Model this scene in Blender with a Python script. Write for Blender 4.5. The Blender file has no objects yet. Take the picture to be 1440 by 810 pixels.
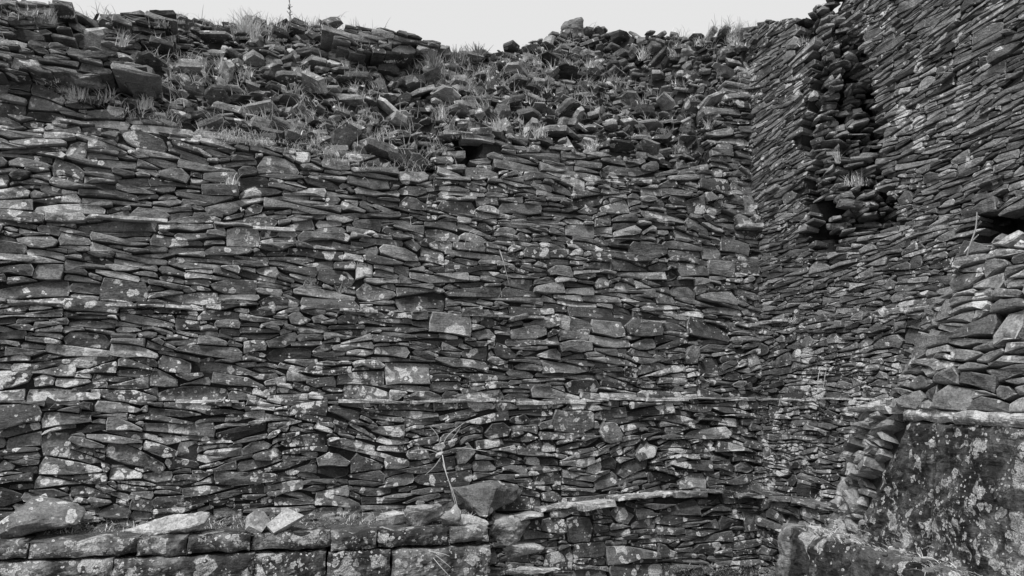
import bpy, math, random
import numpy as np
from mathutils import Vector, Matrix, noise as mnoise
from mathutils.bvhtree import BVHTree

R = math.radians
rng = random.Random(7)
scene = bpy.context.scene
C = scene.collection

# ------------------------------------------------------------------ camera, sky, sun, exposure
EYE = 1.9
F = 1040.0
PITCH = math.atan((545 - 405) / F)
cam_d = bpy.data.cameras.new('camera')
cam_d.sensor_width = 36.0
cam_d.lens = 36.0 * F / 1440.0
cam_d.clip_start = 0.05
cam_d.clip_end = 3000.0
cam = bpy.data.objects.new('camera', cam_d)
cam.location = (0, 0, EYE)
cam.rotation_euler = (R(90) + PITCH, 0, 0)
C.objects.link(cam)
scene.camera = cam

SUN_EL, SUN_AZ = R(60), R(-148)          # azimuth measured from +Y towards +X: behind the camera, to the left
world = bpy.data.worlds.new('World')
scene.world = world
world.use_nodes = True
wn, wl = world.node_tree.nodes, world.node_tree.links
bg = wn['Background']
sky = wn.new('ShaderNodeTexSky')
sky.sky_type = 'NISHITA'
sky.sun_disc = False
sky.sun_elevation = SUN_EL
sky.sun_rotation = SUN_AZ
sky.dust_density = 6.0
bw = wn.new('ShaderNodeRGBToBW')         # black-and-white photograph
wl.new(sky.outputs[0], bw.inputs[0])
mx = wn.new('ShaderNodeMix')
mx.data_type = 'FLOAT'
mx.inputs[0].default_value = 0.88        # an even overcast over the clear-sky gradient
wl.new(bw.outputs[0], mx.inputs[2])
mx.inputs[3].default_value = 7.6
wl.new(mx.outputs[0], bg.inputs[0])
bg.inputs[1].default_value = 0.0855

sun_d = bpy.data.lights.new('sun', 'SUN')
sun_d.energy = 2.6
sun_d.angle = R(10)
sun_d.color = (1, 1, 1)
sun = bpy.data.objects.new('sun', sun_d)
sdir = Vector((math.sin(SUN_AZ) * math.cos(SUN_EL), math.cos(SUN_AZ) * math.cos(SUN_EL), math.sin(SUN_EL)))
sun.rotation_euler = sdir.to_track_quat('Z', 'Y').to_euler()
sun.location = (-6, -6, 12)
C.objects.link(sun)

scene.view_settings.view_transform = 'Standard'
scene.view_settings.look = 'None'
scene.view_settings.exposure = 0.42
scene.view_settings.gamma = 1.0

# ------------------------------------------------------------------ pixel maths
CP, SP = math.cos(PITCH), math.sin(PITCH)
CAM = Vector((0, 0, EYE))


def ray(x, y):
    dx, dy = (x - 720) / F, (405 - y) / F
    return Vector((dx, CP - dy * SP, SP + dy * CP))


def proj(p):
    X, Y, Z = p[0], p[1], p[2] - EYE
    d = Y * CP + Z * SP
    if d < 0.05:
        return (-9999, 9999)
    return (720 + F * X / d, 405 - F * (-Y * SP + Z * CP) / d)


def poly_y(pts, x):
    if x <= pts[0][0]:
        return pts[0][1]
    for (x0, y0), (x1, y1) in zip(pts, pts[1:]):
        if x <= x1:
            return y0 + (y1 - y0) * (x - x0) / (x1 - x0)
    return pts[-1][1]


def inside(pts, x, y):
    c = False
    n = len(pts)
    for i in range(n):
        x0, y0 = pts[i]
        x1, y1 = pts[(i + 1) % n]
        if (y0 > y) != (y1 > y) and x < (x1 - x0) * (y - y0) / (y1 - y0) + x0:
            c = not c
    return c


def nz(x, y, z, s=1.0):
    return mnoise.noise(Vector((x * s, y * s, z * s)))


# ------------------------------------------------------------------ materials (all grey)
def nmath(nt, op, a, b=None, c=None, clamp=False):
    n = nt.nodes.new('ShaderNodeMath')
    n.operation = op
    n.use_clamp = clamp
    for i, v in enumerate((a, b, c)):
        if v is None:
            continue
        if isinstance(v, (int, float)):
            n.inputs[i].default_value = v
        else:
            nt.links.new(v, n.inputs[i])
    return n.outputs[0]


def nmix(nt, f, a, b):
    n = nt.nodes.new('ShaderNodeMix')
    n.data_type = 'FLOAT'
    n.clamp_factor = True
    for i, v in zip((0, 2, 3), (f, a, b)):
        if isinstance(v, (int, float)):
            n.inputs[i].default_value = v
        else:
            nt.links.new(v, n.inputs[i])
    return n.outputs[0]


def nnoise(nt, vec, scale, detail=4, rough=0.6):
    n = nt.nodes.new('ShaderNodeTexNoise')
    n.inputs['Scale'].default_value = scale
    n.inputs['Detail'].default_value = detail
    n.inputs['Roughness'].default_value = rough
    nt.links.new(vec, n.inputs['Vector'])
    return n.outputs[0]


def nstep(nt, v, lo, hi):
    n = nt.nodes.new('ShaderNodeMapRange')
    n.interpolation_type = 'SMOOTHSTEP'
    n.inputs[1].default_value = lo
    n.inputs[2].default_value = hi
    nt.links.new(v, n.inputs[0])
    return n.outputs[0]


def vmul(nt, v, s):
    n = nt.nodes.new('ShaderNodeVectorMath')
    n.operation = 'MULTIPLY'
    nt.links.new(v, n.inputs[0])
    n.inputs[1].default_value = s
    return n.outputs[0]


def spots(nt, pos, scale, dens, rmax, warp=0.35):
    """Lichen rosettes: patches round random centres; dens (0..1) is how many of them are there."""
    wnz = nt.nodes.new('ShaderNodeTexNoise')
    wnz.inputs['Scale'].default_value = scale * 2.2
    wnz.inputs['Detail'].default_value = 1.5
    nt.links.new(pos, wnz.inputs['Vector'])
    sub = nt.nodes.new('ShaderNodeVectorMath')
    sub.operation = 'MULTIPLY_ADD'
    nt.links.new(wnz.outputs['Color'], sub.inputs[0])
    k = warp / scale
    sub.inputs[1].default_value = (k, k, k)
    nt.links.new(pos, sub.inputs[2])
    vo = nt.nodes.new('ShaderNodeTexVoronoi')
    vo.inputs['Scale'].default_value = scale
    nt.links.new(sub.outputs[0], vo.inputs['Vector'])
    sep = nt.nodes.new('ShaderNodeSeparateColor')
    nt.links.new(vo.outputs['Color'], sep.inputs[0])
    have = nmath(nt, 'LESS_THAN', sep.outputs[0], dens)
    rad = nmath(nt, 'MULTIPLY_ADD', nmath(nt, 'POWER', sep.outputs[1], 1.6), rmax * 0.9, rmax * 0.2)
    rel = nmath(nt, 'DIVIDE', vo.outputs['Distance'], rad)
    body = nmath(nt, 'SUBTRACT', 1.0, nstep(nt, rel, 0.82, 1.0))
    ring = nstep(nt, rel, 0.25, 0.8)                     # many rosettes are paler at the rim
    ring = nmix(nt, sep.outputs[2], 1.0, ring)
    ring = nmath(nt, 'MULTIPLY_ADD', ring, 0.55, 0.45)
    return nmath(nt, 'MULTIPLY', body, have), ring


def base_mat(name):
    m = bpy.data.materials.new(name)
    m.use_nodes = True
    nt = m.node_tree
    b = nt.nodes['Principled BSDF']
    b.inputs['Roughness'].default_value = 0.85
    b.inputs['Specular IOR Level'].default_value = 0.25
    return m, nt, b


def stone_mat(name, lo, hi, ashlar=False):
    m, nt, b = base_mat(name)
    geo = nt.nodes.new('ShaderNodeNewGeometry')
    pos = geo.outputs['Position']
    at = nt.nodes.new('ShaderNodeAttribute')
    at.attribute_name = 'tone'
    al = nt.nodes.new('ShaderNodeAttribute')
    al.attribute_name = 'lichen'
    tone, lich = at.outputs['Fac'], al.outputs['Fac']
    # decorrelate the grain from stone to stone
    off = nt.nodes.new('ShaderNodeCombineXYZ')
    o = nmath(nt, 'MULTIPLY', tone, 37.0)
    for i in range(3):
        nt.links.new(o, off.inputs[i])
    add = nt.nodes.new('ShaderNodeVectorMath')
    nt.links.new(pos, add.inputs[0])
    nt.links.new(off.outputs[0], add.inputs[1])
    lp = add.outputs[0]
    bed = vmul(nt, lp, (3.0, 3.0, 11.0))
    n1 = nnoise(nt, lp, 5.0, 3, 0.65)
    n2 = nnoise(nt, bed, 2.2, 3, 0.7)
    n3 = nnoise(nt, lp, 60.0, 2, 0.7)
    col = nmath(nt, 'MULTIPLY_ADD', tone, hi - lo, lo)
    mot = nmath(nt, 'MULTIPLY_ADD', n1, 2.0, 0.0)
    mot2 = nmath(nt, 'MULTIPLY_ADD', n2, 1.0, 0.5)
    gr = nmath(nt, 'MULTIPLY_ADD', n3, 1.9, 0.05)
    col = nmath(nt, 'MULTIPLY', nmath(nt, 'MULTIPLY', col, mot), nmath(nt, 'MULTIPLY', mot2, gr))
    # dark crust of old growth
    dk = nstep(nt, nnoise(nt, lp, 3.2 if not ashlar else 2.4, 4, 0.72), 0.50 if not ashlar else 0.40, 0.66 if not ashlar else 0.56)
    col = nmath(nt, 'MULTIPLY', col, nmath(nt, 'MULTIPLY_ADD', dk, -0.55 if not ashlar else -0.78, 1.0))
    crust = nnoise(nt, pos, 85.0, 2, 0.75)
    cr = nstep(nt, crust, 0.40, 0.56)
    crf = nmath(nt, 'MULTIPLY_ADD', cr, 0.62, 0.38)
    clus = nstep(nt, nnoise(nt, pos, 1.7, 2, 0.6), 0.38, 0.66)
    lich = nmath(nt, 'MULTIPLY', lich, nmath(nt, 'MULTIPLY_ADD', clus, 1.3, 0.25))
    big, r1 = spots(nt, pos, 5.2, nmath(nt, 'MULTIPLY', lich, 0.95), 0.62 if not ashlar else 0.55, 0.55 if not ashlar else 0.95)
    mid, r2 = spots(nt, pos, 15.0, nmath(nt, 'MULTIPLY', lich, 0.75), 0.6, 0.6 if not ashlar else 0.8)
    sml, r3 = spots(nt, pos, 38.0, nmath(nt, 'MULTIPLY', lich, 0.42), 0.5, 0.45)
    for sp, rg, k, br in ((sml, r3, 0.95, 0.56), (mid, r2, 1.0 if not ashlar else 0.8, 0.60), (big, r1, 0.95 if not ashlar else 0.75, 0.58)):
        f = nmath(nt, 'MULTIPLY', nmath(nt, 'MULTIPLY', sp, crf), k, clamp=True)
        col = nmix(nt, f, col, nmath(nt, 'MULTIPLY', rg, br))
    # thin pale bloom of lichen, patchy
    bl = nmath(nt, 'MULTIPLY', nstep(nt, nnoise(nt, lp, 9.0, 4, 0.75), 0.52, 0.68), lich)
    col = nmix(nt, nmath(nt, 'MULTIPLY', nmath(nt, 'MULTIPLY', bl, cr), 0.55 if not ashlar else 0.8), col, 0.42)
    cc = nt.nodes.new('ShaderNodeCombineColor')
    for i in range(3):
        nt.links.new(col, cc.inputs[i])
    nt.links.new(cc.outputs[0], b.inputs['Base Color'])
    h = nmath(nt, 'ADD', nmath(nt, 'MULTIPLY', n1, 0.35), nmath(nt, 'MULTIPLY', n2, 0.5))
    h = nmath(nt, 'ADD', h, nmath(nt, 'MULTIPLY', n3, 0.22))
    if ashlar:                                       # crusts stand proud
        h = nmath(nt, 'ADD', h, nmath(nt, 'MULTIPLY', nmath(nt, 'MAXIMUM', big, mid), nmath(nt, 'MULTIPLY', crust, 0.5)))
    bp = nt.nodes.new('ShaderNodeBump')
    bp.inputs['Strength'].default_value = 0.9
    bp.inputs['Distance'].default_value = 0.035
    nt.links.new(h, bp.inputs['Height'])
    nt.links.new(bp.outputs[0], b.inputs['Normal'])
    return m


def simple_mat(name, lo, hi, scale, rough=0.9, bump=0.03):
    m, nt, b = base_mat(name)
    b.inputs['Roughness'].default_value = rough
    geo = nt.nodes.new('ShaderNodeNewGeometry')
    n = nnoise(nt, geo.outputs['Position'], scale, 6, 0.7)
    n2 = nnoise(nt, geo.outputs['Position'], scale * 9, 4, 0.7)
    t = nmath(nt, 'MULTIPLY_ADD', n2, 0.5, nmath(nt, 'MULTIPLY', n, 0.5))
    v = nmix(nt, nstep(nt, t, 0.35, 0.65), lo, hi)
    cc = nt.nodes.new('ShaderNodeCombineColor')
    for i in range(3):
        nt.links.new(v, cc.inputs[i])
    nt.links.new(cc.outputs[0], b.inputs['Base Color'])
    bp = nt.nodes.new('ShaderNodeBump')
    bp.inputs['Strength'].default_value = 0.8
    bp.inputs['Distance'].default_value = bump
    nt.links.new(t, bp.inputs['Height'])
    nt.links.new(bp.outputs[0], b.inputs['Normal'])
    return m


M_STONE = stone_mat('slate', 0.028, 0.315)
M_ASH = stone_mat('dressed_stone', 0.05, 0.22, True)
M_EARTH = simple_mat('dark_earth', 0.018, 0.05, 6.0)
M_SOIL = simple_mat('ledge_soil', 0.03, 0.16, 12.0, bump=0.06)
M_GROUND = simple_mat('ground', 0.09, 0.24, 5.0)


def blade_mat(name, lo, hi):
    m, nt, b = base_mat(name)
    oi = nt.nodes.new('ShaderNodeAttribute')
    oi.attribute_name = 'tone'
    v = nmath(nt, 'MULTIPLY_ADD', oi.outputs['Fac'], hi - lo, lo)
    cc = nt.nodes.new('ShaderNodeCombineColor')
    for i in range(3):
        nt.links.new(v, cc.inputs[i])
    nt.links.new(cc.outputs[0], b.inputs['Base Color'])
    return m


M_GRASS = blade_mat('dry_grass', 0.45, 0.85)
M_WEED = blade_mat('weed', 0.12, 0.42)
M_STEM = blade_mat('dead_stem', 0.25, 0.5)

# ------------------------------------------------------------------ mesh helpers
BV, BF = [], []                        # everything solid, for ray casts


class Geo:
    def __init__(self):
        self.v, self.f, self.t, self.l = [], [], [], []

    def add(self, vs, fs, tone=0.4, lich=0.0):
        o = len(self.v)
        self.v.extend(vs)
        self.f.extend([tuple(i + o for i in f) for f in fs])
        self.t.extend(tone if isinstance(tone, list) else [tone] * len(fs))
        self.l.extend([lich] * len(fs))

    def build(self, name, mat, parent=None, solid=True, smooth=False, centre=False):
        vs = [tuple(p) for p in self.v]
        org = Vector((0, 0, 0))
        if centre and vs:
            a = np.array(vs)
            lo, hi = a.min(0), a.max(0)
            org = Vector(((lo[0] + hi[0]) / 2, (lo[1] + hi[1]) / 2, lo[2]))
            vs2 = [tuple(p) for p in (a - np.array(org))]
        else:
            vs2 = vs
        me = bpy.data.meshes.new(name)
        me.from_pydata(vs2, [], self.f)
        for nm, arr in (('tone', self.t), ('lichen', self.l)):
            at = me.attributes.new(nm, 'FLOAT', 'FACE')
            at.data.foreach_set('value', np.array(arr, dtype=np.float32))
        if smooth:
            me.polygons.foreach_set('use_smooth', [True] * len(me.polygons))
        me.materials.append(mat)
        ob = bpy.data.objects.new(name, me)
        C.objects.link(ob)
        if parent:
            ob.parent = parent
            ob.location = org - parent.location
        else:
            ob.location = org
        if solid:
            o = len(BV)
            BV.extend(vs)
            BF.extend([tuple(i + o for i in f) for f in self.f])
        return ob


def tag(o, label=None, cat=None, group=None, kind=None):
    for k, v in (('label', label), ('category', cat), ('group', group), ('kind', kind)):
        if v:
            o[k] = v
    return o


def empty(name, loc):
    o = bpy.data.objects.new(name, None)
    o.location = loc
    o.empty_display_size = 0.2
    C.objects.link(o)
    return o


# ------------------------------------------------------------------ a wall along a plan path
class Wall:
    def __init__(self, path, z0, lean, setbacks=(), lean_fn=None):
        self.p = [Vector((x, y)) for x, y in path]
        self.s = [0.0]
        for a, b in zip(self.p, self.p[1:]):
            self.s.append(self.s[-1] + (b - a).length)
        self.L = self.s[-1]
        self.z0, self.lean, self.sb, self.lean_fn = z0, lean, setbacks, lean_fn

    def xy(self, u):
        if u <= 0:
            d = (self.p[1] - self.p[0]).normalized()
            return self.p[0] + d * u
        for i in range(len(self.s) - 1):
            if u <= self.s[i + 1]:
                f = (u - self.s[i]) / (self.s[i + 1] - self.s[i])
                return self.p[i].lerp(self.p[i + 1], f)
        d = (self.p[-1] - self.p[-2]).normalized()
        return self.p[-1] + d * (u - self.L)

    def tan(self, u):
        h = 0.12 if len(self.p) > 2 else 0.01
        d = self.xy(u + h) - self.xy(u - h)
        return d.normalized()

    def pt(self, u, z, d=0.0):
        t = self.tan(u)
        n = Vector((t.y, -t.x))
        ln = self.lean_fn(u) if self.lean_fn else self.lean
        back = (z - self.z0) * math.tan(ln)
        for zs, b in self.sb:
            if z > zs:
                back += b
        q = self.xy(u) - n * (back - d)
        return Vector((q.x, q.y, z))

    def frame(self, u, z):
        P = self.pt(u, z)
        t = self.tan(u)
        T = Vector((t.x, t.y, 0))
        ln = self.lean_fn(u) if self.lean_fn else self.lean
        n = Vector((t.y, -t.x, 0))
        V = (Vector((0, 0, 1)) - n * math.tan(ln)).normalized()
        N = T.cross(V).normalized()
        return P, T, V, N


def pack(u0, u1, z0, z1, tmin=0.056, tmax=0.155, lmin=0.17, lmax=0.60, big=0.05):
    """Dry-stone packing: always fill the lowest hollow; returns stones as closed outlines."""
    res = 0.01
    n = int((u1 - u0) / res)
    h = np.full(n, z0, dtype=float)
    out = []
    guard = 0
    while guard < 20000:
        guard += 1
        i = int(h.argmin())
        hm = h[i]
        if hm > z1 - 0.03:
            break
        tol = rng.uniform(0.25, 0.6) * tmin + rng.uniform(0.0, 0.03)
        a = i
        while a > 0 and h[a - 1] <= hm + tol:
            a -= 1
        b = i
        while b < n - 1 and h[b + 1] <= hm + tol:
            b += 1
        lv = (b - a + 1) * res
        t = (tmin + (tmax - tmin) * rng.random() ** 1.35) * (0.8 + 0.4 * rng.random())
        L = min(lmax, max(lmin, t * rng.uniform(2.2, 6.0)))
        if rng.random() < big:
            t = rng.uniform(tmax * 1.1, tmax * 1.7)
            L = rng.uniform(0.45, 0.85) * lmax
        if lv < 0.05:
            # slot too narrow for a stone: leave it as a joint
            lft = h[a - 1] if a > 0 else 9e9
            rgt = h[b + 1] if b < n - 1 else 9e9
            h[a:b + 1] = min(lft, rgt, hm + 0.08) + 1e-4
            continue
        if lv > L * 1.35:
            k = int(L / res)
            if rng.random() < 0.5:
                b = a + k
            else:
                a = b - k
        else:
            lft = h[a - 1] if a > 0 else 9e9
            rgt = h[b + 1] if b < n - 1 else 9e9
            step = min(lft, rgt) - hm
            if lv < lmin:
                t = min(max(step, 0.03), 0.1)
            elif step < tmax * 1.5 and rng.random() < 0.45:
                t = max(step, tmin)
        a = max(a, 0)
        b = min(b, n - 1)
        seg = h[a:b + 1].copy()
        m = seg.max()
        if hm + t > z1 - 0.045:
            t = z1 - hm
        L = (b - a + 1) * res
        top_l = m + max(t - (m - hm), min(0.04, tmin))
        s = np.linspace(-1, 1, len(seg))
        tilt = max(-0.04, min(0.04, rng.gauss(0, 0.024) * L / 0.3))
        hump = rng.choice((0.0, rng.uniform(0.1, 0.6), rng.uniform(0.1, 0.6))) * min(t, 0.1)
        ap = rng.uniform(-0.7, 0.7)                       # angular break of the upper edge
        top = top_l + tilt * s - hump * np.abs(s - ap) / (1 + abs(ap))
        top = np.maximum(top, seg + 0.02)
        top = np.minimum(top, z1 + 0.02)
        # outline: bottom left to right, top right to left
        k = 3 if L < 0.26 else 4
        g = rng.uniform(0.001, 0.004)
        idx = np.linspace(0, len(seg) - 1, k).astype(int)
        pts = []
        th = float(np.mean(top - seg))
        sh = rng.choice((0.2, 0.5, 0.9))
        li, ri = rng.uniform(0.0, sh) * th, rng.uniform(0.0, sh) * th
        lj, rj = rng.uniform(0.0, sh) * 0.5 * th, rng.uniform(0.0, sh) * 0.5 * th
        for q, j in enumerate(idx):
            uu = u0 + (a + j) * res
            if q == 0:
                uu += lj - 0.006
            if q == k - 1:
                uu -= rj - 0.006
            pts.append((uu + (rng.gauss(0, 0.008) if 0 < q < k - 1 else 0), seg[j] + g + abs(rng.gauss(0, 0.002))))
        ov = rng.uniform(0.0, 0.022)
        pts.append((u0 + b * res - g + ov, seg[-1] * 0.5 + top[-1] * 0.5 + rng.gauss(0, 0.1 * th)))
        for q, j in enumerate(idx[::-1]):
            uu = u0 + (a + j) * res
            if q == 0:
                uu -= ri - 0.006
            if q == k - 1:
                uu += li - 0.006
            pts.append((uu + (rng.gauss(0, 0.008) if 0 < q < k - 1 else 0), top[j] - g - abs(rng.gauss(0, 0.003))))
        ov = rng.uniform(0.0, 0.022)
        pts.append((u0 + a * res + g - ov, seg[0] * 0.5 + top[0] * 0.5 + rng.gauss(0, 0.1 * th)))
        out.append((u0 + (a + b) * 0.5 * res, float(np.mean(seg + top)) * 0.5, L, th, pts))
        h[a:b + 1] = top
    return out


def face_stone(pts, frame, c, depth, d0, rot, rough=1.0):
    """One facing stone from its outline: back ring, outer ring, chamfer, uneven face."""
    P, T, V, N = frame
    n = len(pts)
    xy = [(p[0] - c[0], p[1] - c[1]) for p in pts]
    mx_ = sum(p[0] for p in xy) / n
    my_ = sum(p[1] for p in xy) / n
    w = max(p[0] for p in xy) - min(p[0] for p in xy)
    hh = max(p[1] for p in xy) - min(p[1] for p in xy)
    ax, ay = rng.gauss(0, 0.07) * rough, rng.gauss(-0.12, 0.16) * rough      # the face is rarely square
    ins = min(0.012, hh * 0.14)
    loc = []
    for x, y in xy:                                                       # back
        loc.append((mx_ + (x - mx_) * 0.9, my_ + (y - my_) * 0.9, -depth))
    for x, y in xy:                                                       # outer
        loc.append((x, y, ax * x + ay * y - rng.uniform(0.002, 0.013) * rough))
    for x, y in xy:                                                       # inner
        r = math.hypot(x - mx_, y - my_) + 1e-6
        k = max(0.45, 1 - rng.uniform(0.4, 1.3) * ins / r)
        X, Y = mx_ + (x - mx_) * k, my_ + (y - my_) * k
        loc.append((X, Y, ax * X + ay * Y + rng.gauss(0, 0.004) * rough))
    for sx in (-0.22, 0.22):
        X, Y = mx_ + sx * w, my_ + rng.uniform(-0.15, 0.15) * hh
        loc.append((X, Y, ax * X + ay * Y + rng.gauss(0.004, 0.007) * rough))
    rm = Matrix.Rotation(rot, 3, 'Z')
    vs = []
    for x, y, d in loc:
        q = rm @ Vector((x, y, 0))
        vs.append(P + T * q.x + V * q.y + N * (d + d0))
    fs = []
    cl, cr_ = 3 * n, 3 * n + 1
    own = [cl if xy[i][0] < mx_ else cr_ for i in range(n)]
    for i in range(n):
        j = (i + 1) % n
        fs.append((i, j, n + j, n + i))
        fs.append((n + i, n + j, 2 * n + j, 2 * n + i))
        fs.append((2 * n + i, 2 * n + j, own[i]))
        if own[i] != own[j]:
            fs.append((2 * n + j, own[j], own[i]))
    return vs, fs


def area_px(vs):
    q = [proj(v) for v in vs]
    xs = [a for a, _ in q]
    ys = [b for _, b in q]
    x0, x1, y0, y1 = max(min(xs), 0), min(max(xs), 1440), max(min(ys), 0), min(max(ys), 810)
    if x1 <= x0 or y1 <= y0:
        return 0
    return (x1 - x0) * (y1 - y0)


def emit(stones, parent, mat, n_single, piece='stone', rest='stone_infill'):
    """The largest in view become parts of their own, the rest one part of kind stuff."""
    stones.sort(key=lambda s: -area_px(s[0]))
    for vs, fs, t, l in stones[:n_single]:
        g = Geo()
        g.add(vs, fs, t, l)
        g.build(piece, mat, parent, centre=True)
    if len(stones) > n_single:
        g = Geo()
        for vs, fs, t, l in stones[n_single:]:
            g.add(vs, fs, t, l)
        o = g.build(rest, mat, parent)
        o['kind'] = 'stuff'


def rtone():
    t = rng.betavariate(1.8, 2.9)
    if rng.random() < 0.05:
        t += 0.25
    return t


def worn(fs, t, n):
    """Chamfers toned paler than the faces: a painted edge highlight along with wear."""
    return [t + 0.22 if len(f) == 4 and min(f) >= n and max(f) >= 2 * n else t for f in fs]  # light catching the edges is put into the tone, together with weathering


def fill(wall, u0, u1, z0, z1, keep, lich, tiers=None, shear=0.0, warp=0.03, pk=None, dsig=0.018, rot=0.03, rough=1.0, dfn=None, yaw=None, depth=0.2, miss=0.0, stain=None, dip=0.16):
    res = []
    pk = pk or {}
    for cu, cz, L, th, pts in pack(u0, u1, z0, z1, **pk):
        # gentle sag of the courses, none at the bed of each tier
        def wz(u, z):
            fr = (z - z0) / max(z1 - z0, 0.01)
            e = math.sin(math.pi * min(max(fr, 0), 1))
            return z + e * (shear * (u - (u0 + u1) / 2) + warp * 2.2 * nz(u * 0.7, z * 0.5 + z0 * 3, 3.1))
        pts = [(u, wz(u, z)) for u, z in pts]
        cz = wz(cu, cz)
        P = wall.pt(cu, cz)
        if not keep(cu, cz, proj(P)):
            continue
        if rng.random() < miss:
            continue
        fr = wall.frame(cu, cz)
        d = rng.gauss(0, dsig)
        if rng.random() < 0.03:
            d += rng.uniform(0.03, 0.07)
        d += dfn(cu, cz) if dfn else 0
        if yaw:
            a = yaw(cu, cz)
            m3 = Matrix.Rotation(a, 3, 'Z')
            fr = (fr[0], m3 @ fr[1], fr[2], m3 @ fr[3])
        vs, fs = face_stone(pts, fr, (cu, cz), depth, d, rng.gauss(0, rot) + dip * nz(cu, cz * 1.6, 7.7, 0.8), rough)
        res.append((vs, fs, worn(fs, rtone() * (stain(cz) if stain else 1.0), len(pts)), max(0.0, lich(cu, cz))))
    return res


def core_grid(wall, u0, u1, zlo, zhi, depth, du=0.15, dz=0.15):
    """The earth and rubble body behind the facing, as a closed-off sheet with an uneven skin."""
    g = Geo()
    nu = max(2, int((u1 - u0) / du))
    vs, fs = [], []
    rows = []
    for i in range(nu + 1):
        u = u0 + (u1 - u0) * i / nu
        zh = zhi(u) if callable(zhi) else zhi
        zl = zlo(u) if callable(zlo) else zlo
        nzs = 44
        col = []
        for j in range(nzs + 1):
            z = zl + (zh - zl) * j / nzs
            dd = depth(u, z) if callable(depth) else depth
            col.append(wall.pt(u, z, -dd + 0.02 * nz(u, z, 0.7, 5)))
        rows.append(col)
    for col in rows:
        vs.extend(col)
    k = len(rows[0])
    for i in range(nu):
        for j in range(k - 1):
            fs.append((i * k + j, (i + 1) * k + j, (i + 1) * k + j + 1, i * k + j + 1))
    # top and back so that the body is solid
    b0 = len(vs)
    for i in range(nu + 1):
        u = u0 + (u1 - u0) * i / nu
        t = wall.tan(u)
        n = Vector((t.y, -t.x, 0))
        top = rows[i][-1]
        vs.append(top - n * 1.6 + Vector((0, 0, 0.05)))
        vs.append(Vector((vs[-1].x, vs[-1].y, -0.3)))
    for i in range(nu):
        fs.append((i * k + k - 1, (i + 1) * k + k - 1, b0 + 2 * (i + 1), b0 + 2 * i))
        fs.append((b0 + 2 * i, b0 + 2 * (i + 1), b0 + 2 * (i + 1) + 1, b0 + 2 * i + 1))
    g.add(vs, fs)
    return g


# ------------------------------------------------------------------ ground
g = Geo()
GZ = -0.2
xs = [-600, -200, -60, -20] + [-10 + 0.5 * i for i in range(41)] + [20, 60, 200, 600]
ys = [-600, -200, -60, -20, -6] + [-3 + 0.5 * i for i in range(37)] + [25, 60, 200, 900]
vs = [Vector((x, y, GZ + (0.05 * nz(x, y, 0, 0.8) if abs(x) < 12 and abs(y) < 18 else 0))) for y in ys for x in xs]
w_ = len(xs)
g.add(vs, [(j * w_ + i, j * w_ + i + 1, (j + 1) * w_ + i + 1, (j + 1) * w_ + i) for j in range(len(ys) - 1) for i in range(w_ - 1)])
tag(g.build('ground', M_GROUND, smooth=True), 'pale trodden ground at the foot of the walls', 'ground', kind='structure')

# ------------------------------------------------------------------ the tall terraced wall (facing the camera)
YAW = R(20)
Td = Vector((math.cos(YAW), math.sin(YAW)))
COR = Vector((2.99, 9.09))                               # inner corner at the bench
UL = 9.2                                                 # corner is at u = UL
A0 = COR - Td * UL
LEAN = R(5)
SB = ((1.77, 0.09), (2.71, 0.09), (3.55, 0.08), (4.5, 0.08))
LW = Wall([tuple(A0), tuple(COR)], 0.65, LEAN, SB)
TIERS = [0.62, 1.77, 2.71, 3.55, 4.5]

SKY_L = [(-200, -20), (0, -6), (70, 2), (100, 12), (180, 13), (300, 20), (400, 24), (470, 27), (520, 36), (570, 44), (610, 56),
         (650, 70), (690, 66), (740, 54), (770, 44), (800, 34), (830, 34), (900, 38), (1000, 40), (1050, 34), (1200, 30)]
# where the coursed facing ends and the collapsed slope begins
BND = [(-300, 60), (0, 98), (60, 112), (130, 138), (200, 160), (330, 188), (430, 203), (500, 224), (580, 234), (614, 232), (626, 186), (674, 184), (720, 196),
       (760, 205), (830, 214), (900, 226), (985, 236), (1005, 185), (1030, 110), (1045, 62), (1070, 45), (1300, 45)]
HOLE0 = [(630, 192), (660, 186), (678, 200), (672, 222), (678, 236), (650, 246), (636, 232), (640, 212)]


def bound_z(u):
    z = 3.0
    while z < 8.0:
        x, y = proj(LW.pt(u, z))
        if y < poly_y(BND, x):
            break
        z += 0.02
    return z


NB = 130
BU = [-1.4 + (UL + 1.4 + 1.5) * i / NB for i in range(NB + 1)]
BZ = [bound_z(u) for u in BU]


def bz(u):
    f = (u - BU[0]) / (BU[-1] - BU[0]) * NB
    i = min(max(int(f), 0), NB - 1)
    f -= i
    return BZ[i] * (1 - f) + BZ[i + 1] * f


def keep_left(u, z, q):
    if u > UL + (z - 0.65) * 0.2 + 0.5:
        return False
    return z < bz(u) + 0.03 * rng.gauss(0, 1) + 0.16 * min(0, nz(u, z, 6.6, 1.5)) and not inside(HOLE0, *q)


def damp(z):
    """The lower tiers carry a black crust."""
    return 0.5 if z < 0.7 else (0.62 if z < 1.77 else (0.85 if z < 2.71 else 1.0))


def lich_left(u, z):
    v = 0.10 + 0.05 * rng.random()
    if z < 3.6:
        v += 0.12
    if z < 2.2:
        v += 0.42
    for k, zt in enumerate(TIERS[1:]):
        if -0.16 < z - zt < 0.08:
            v += 0.55 * rng.random()
    v += 0.8 * max(0, nz(u, z, 5.5, 0.55))
    return min(v + max(0, rng.gauss(0, 0.12)), 0.95)


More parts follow.
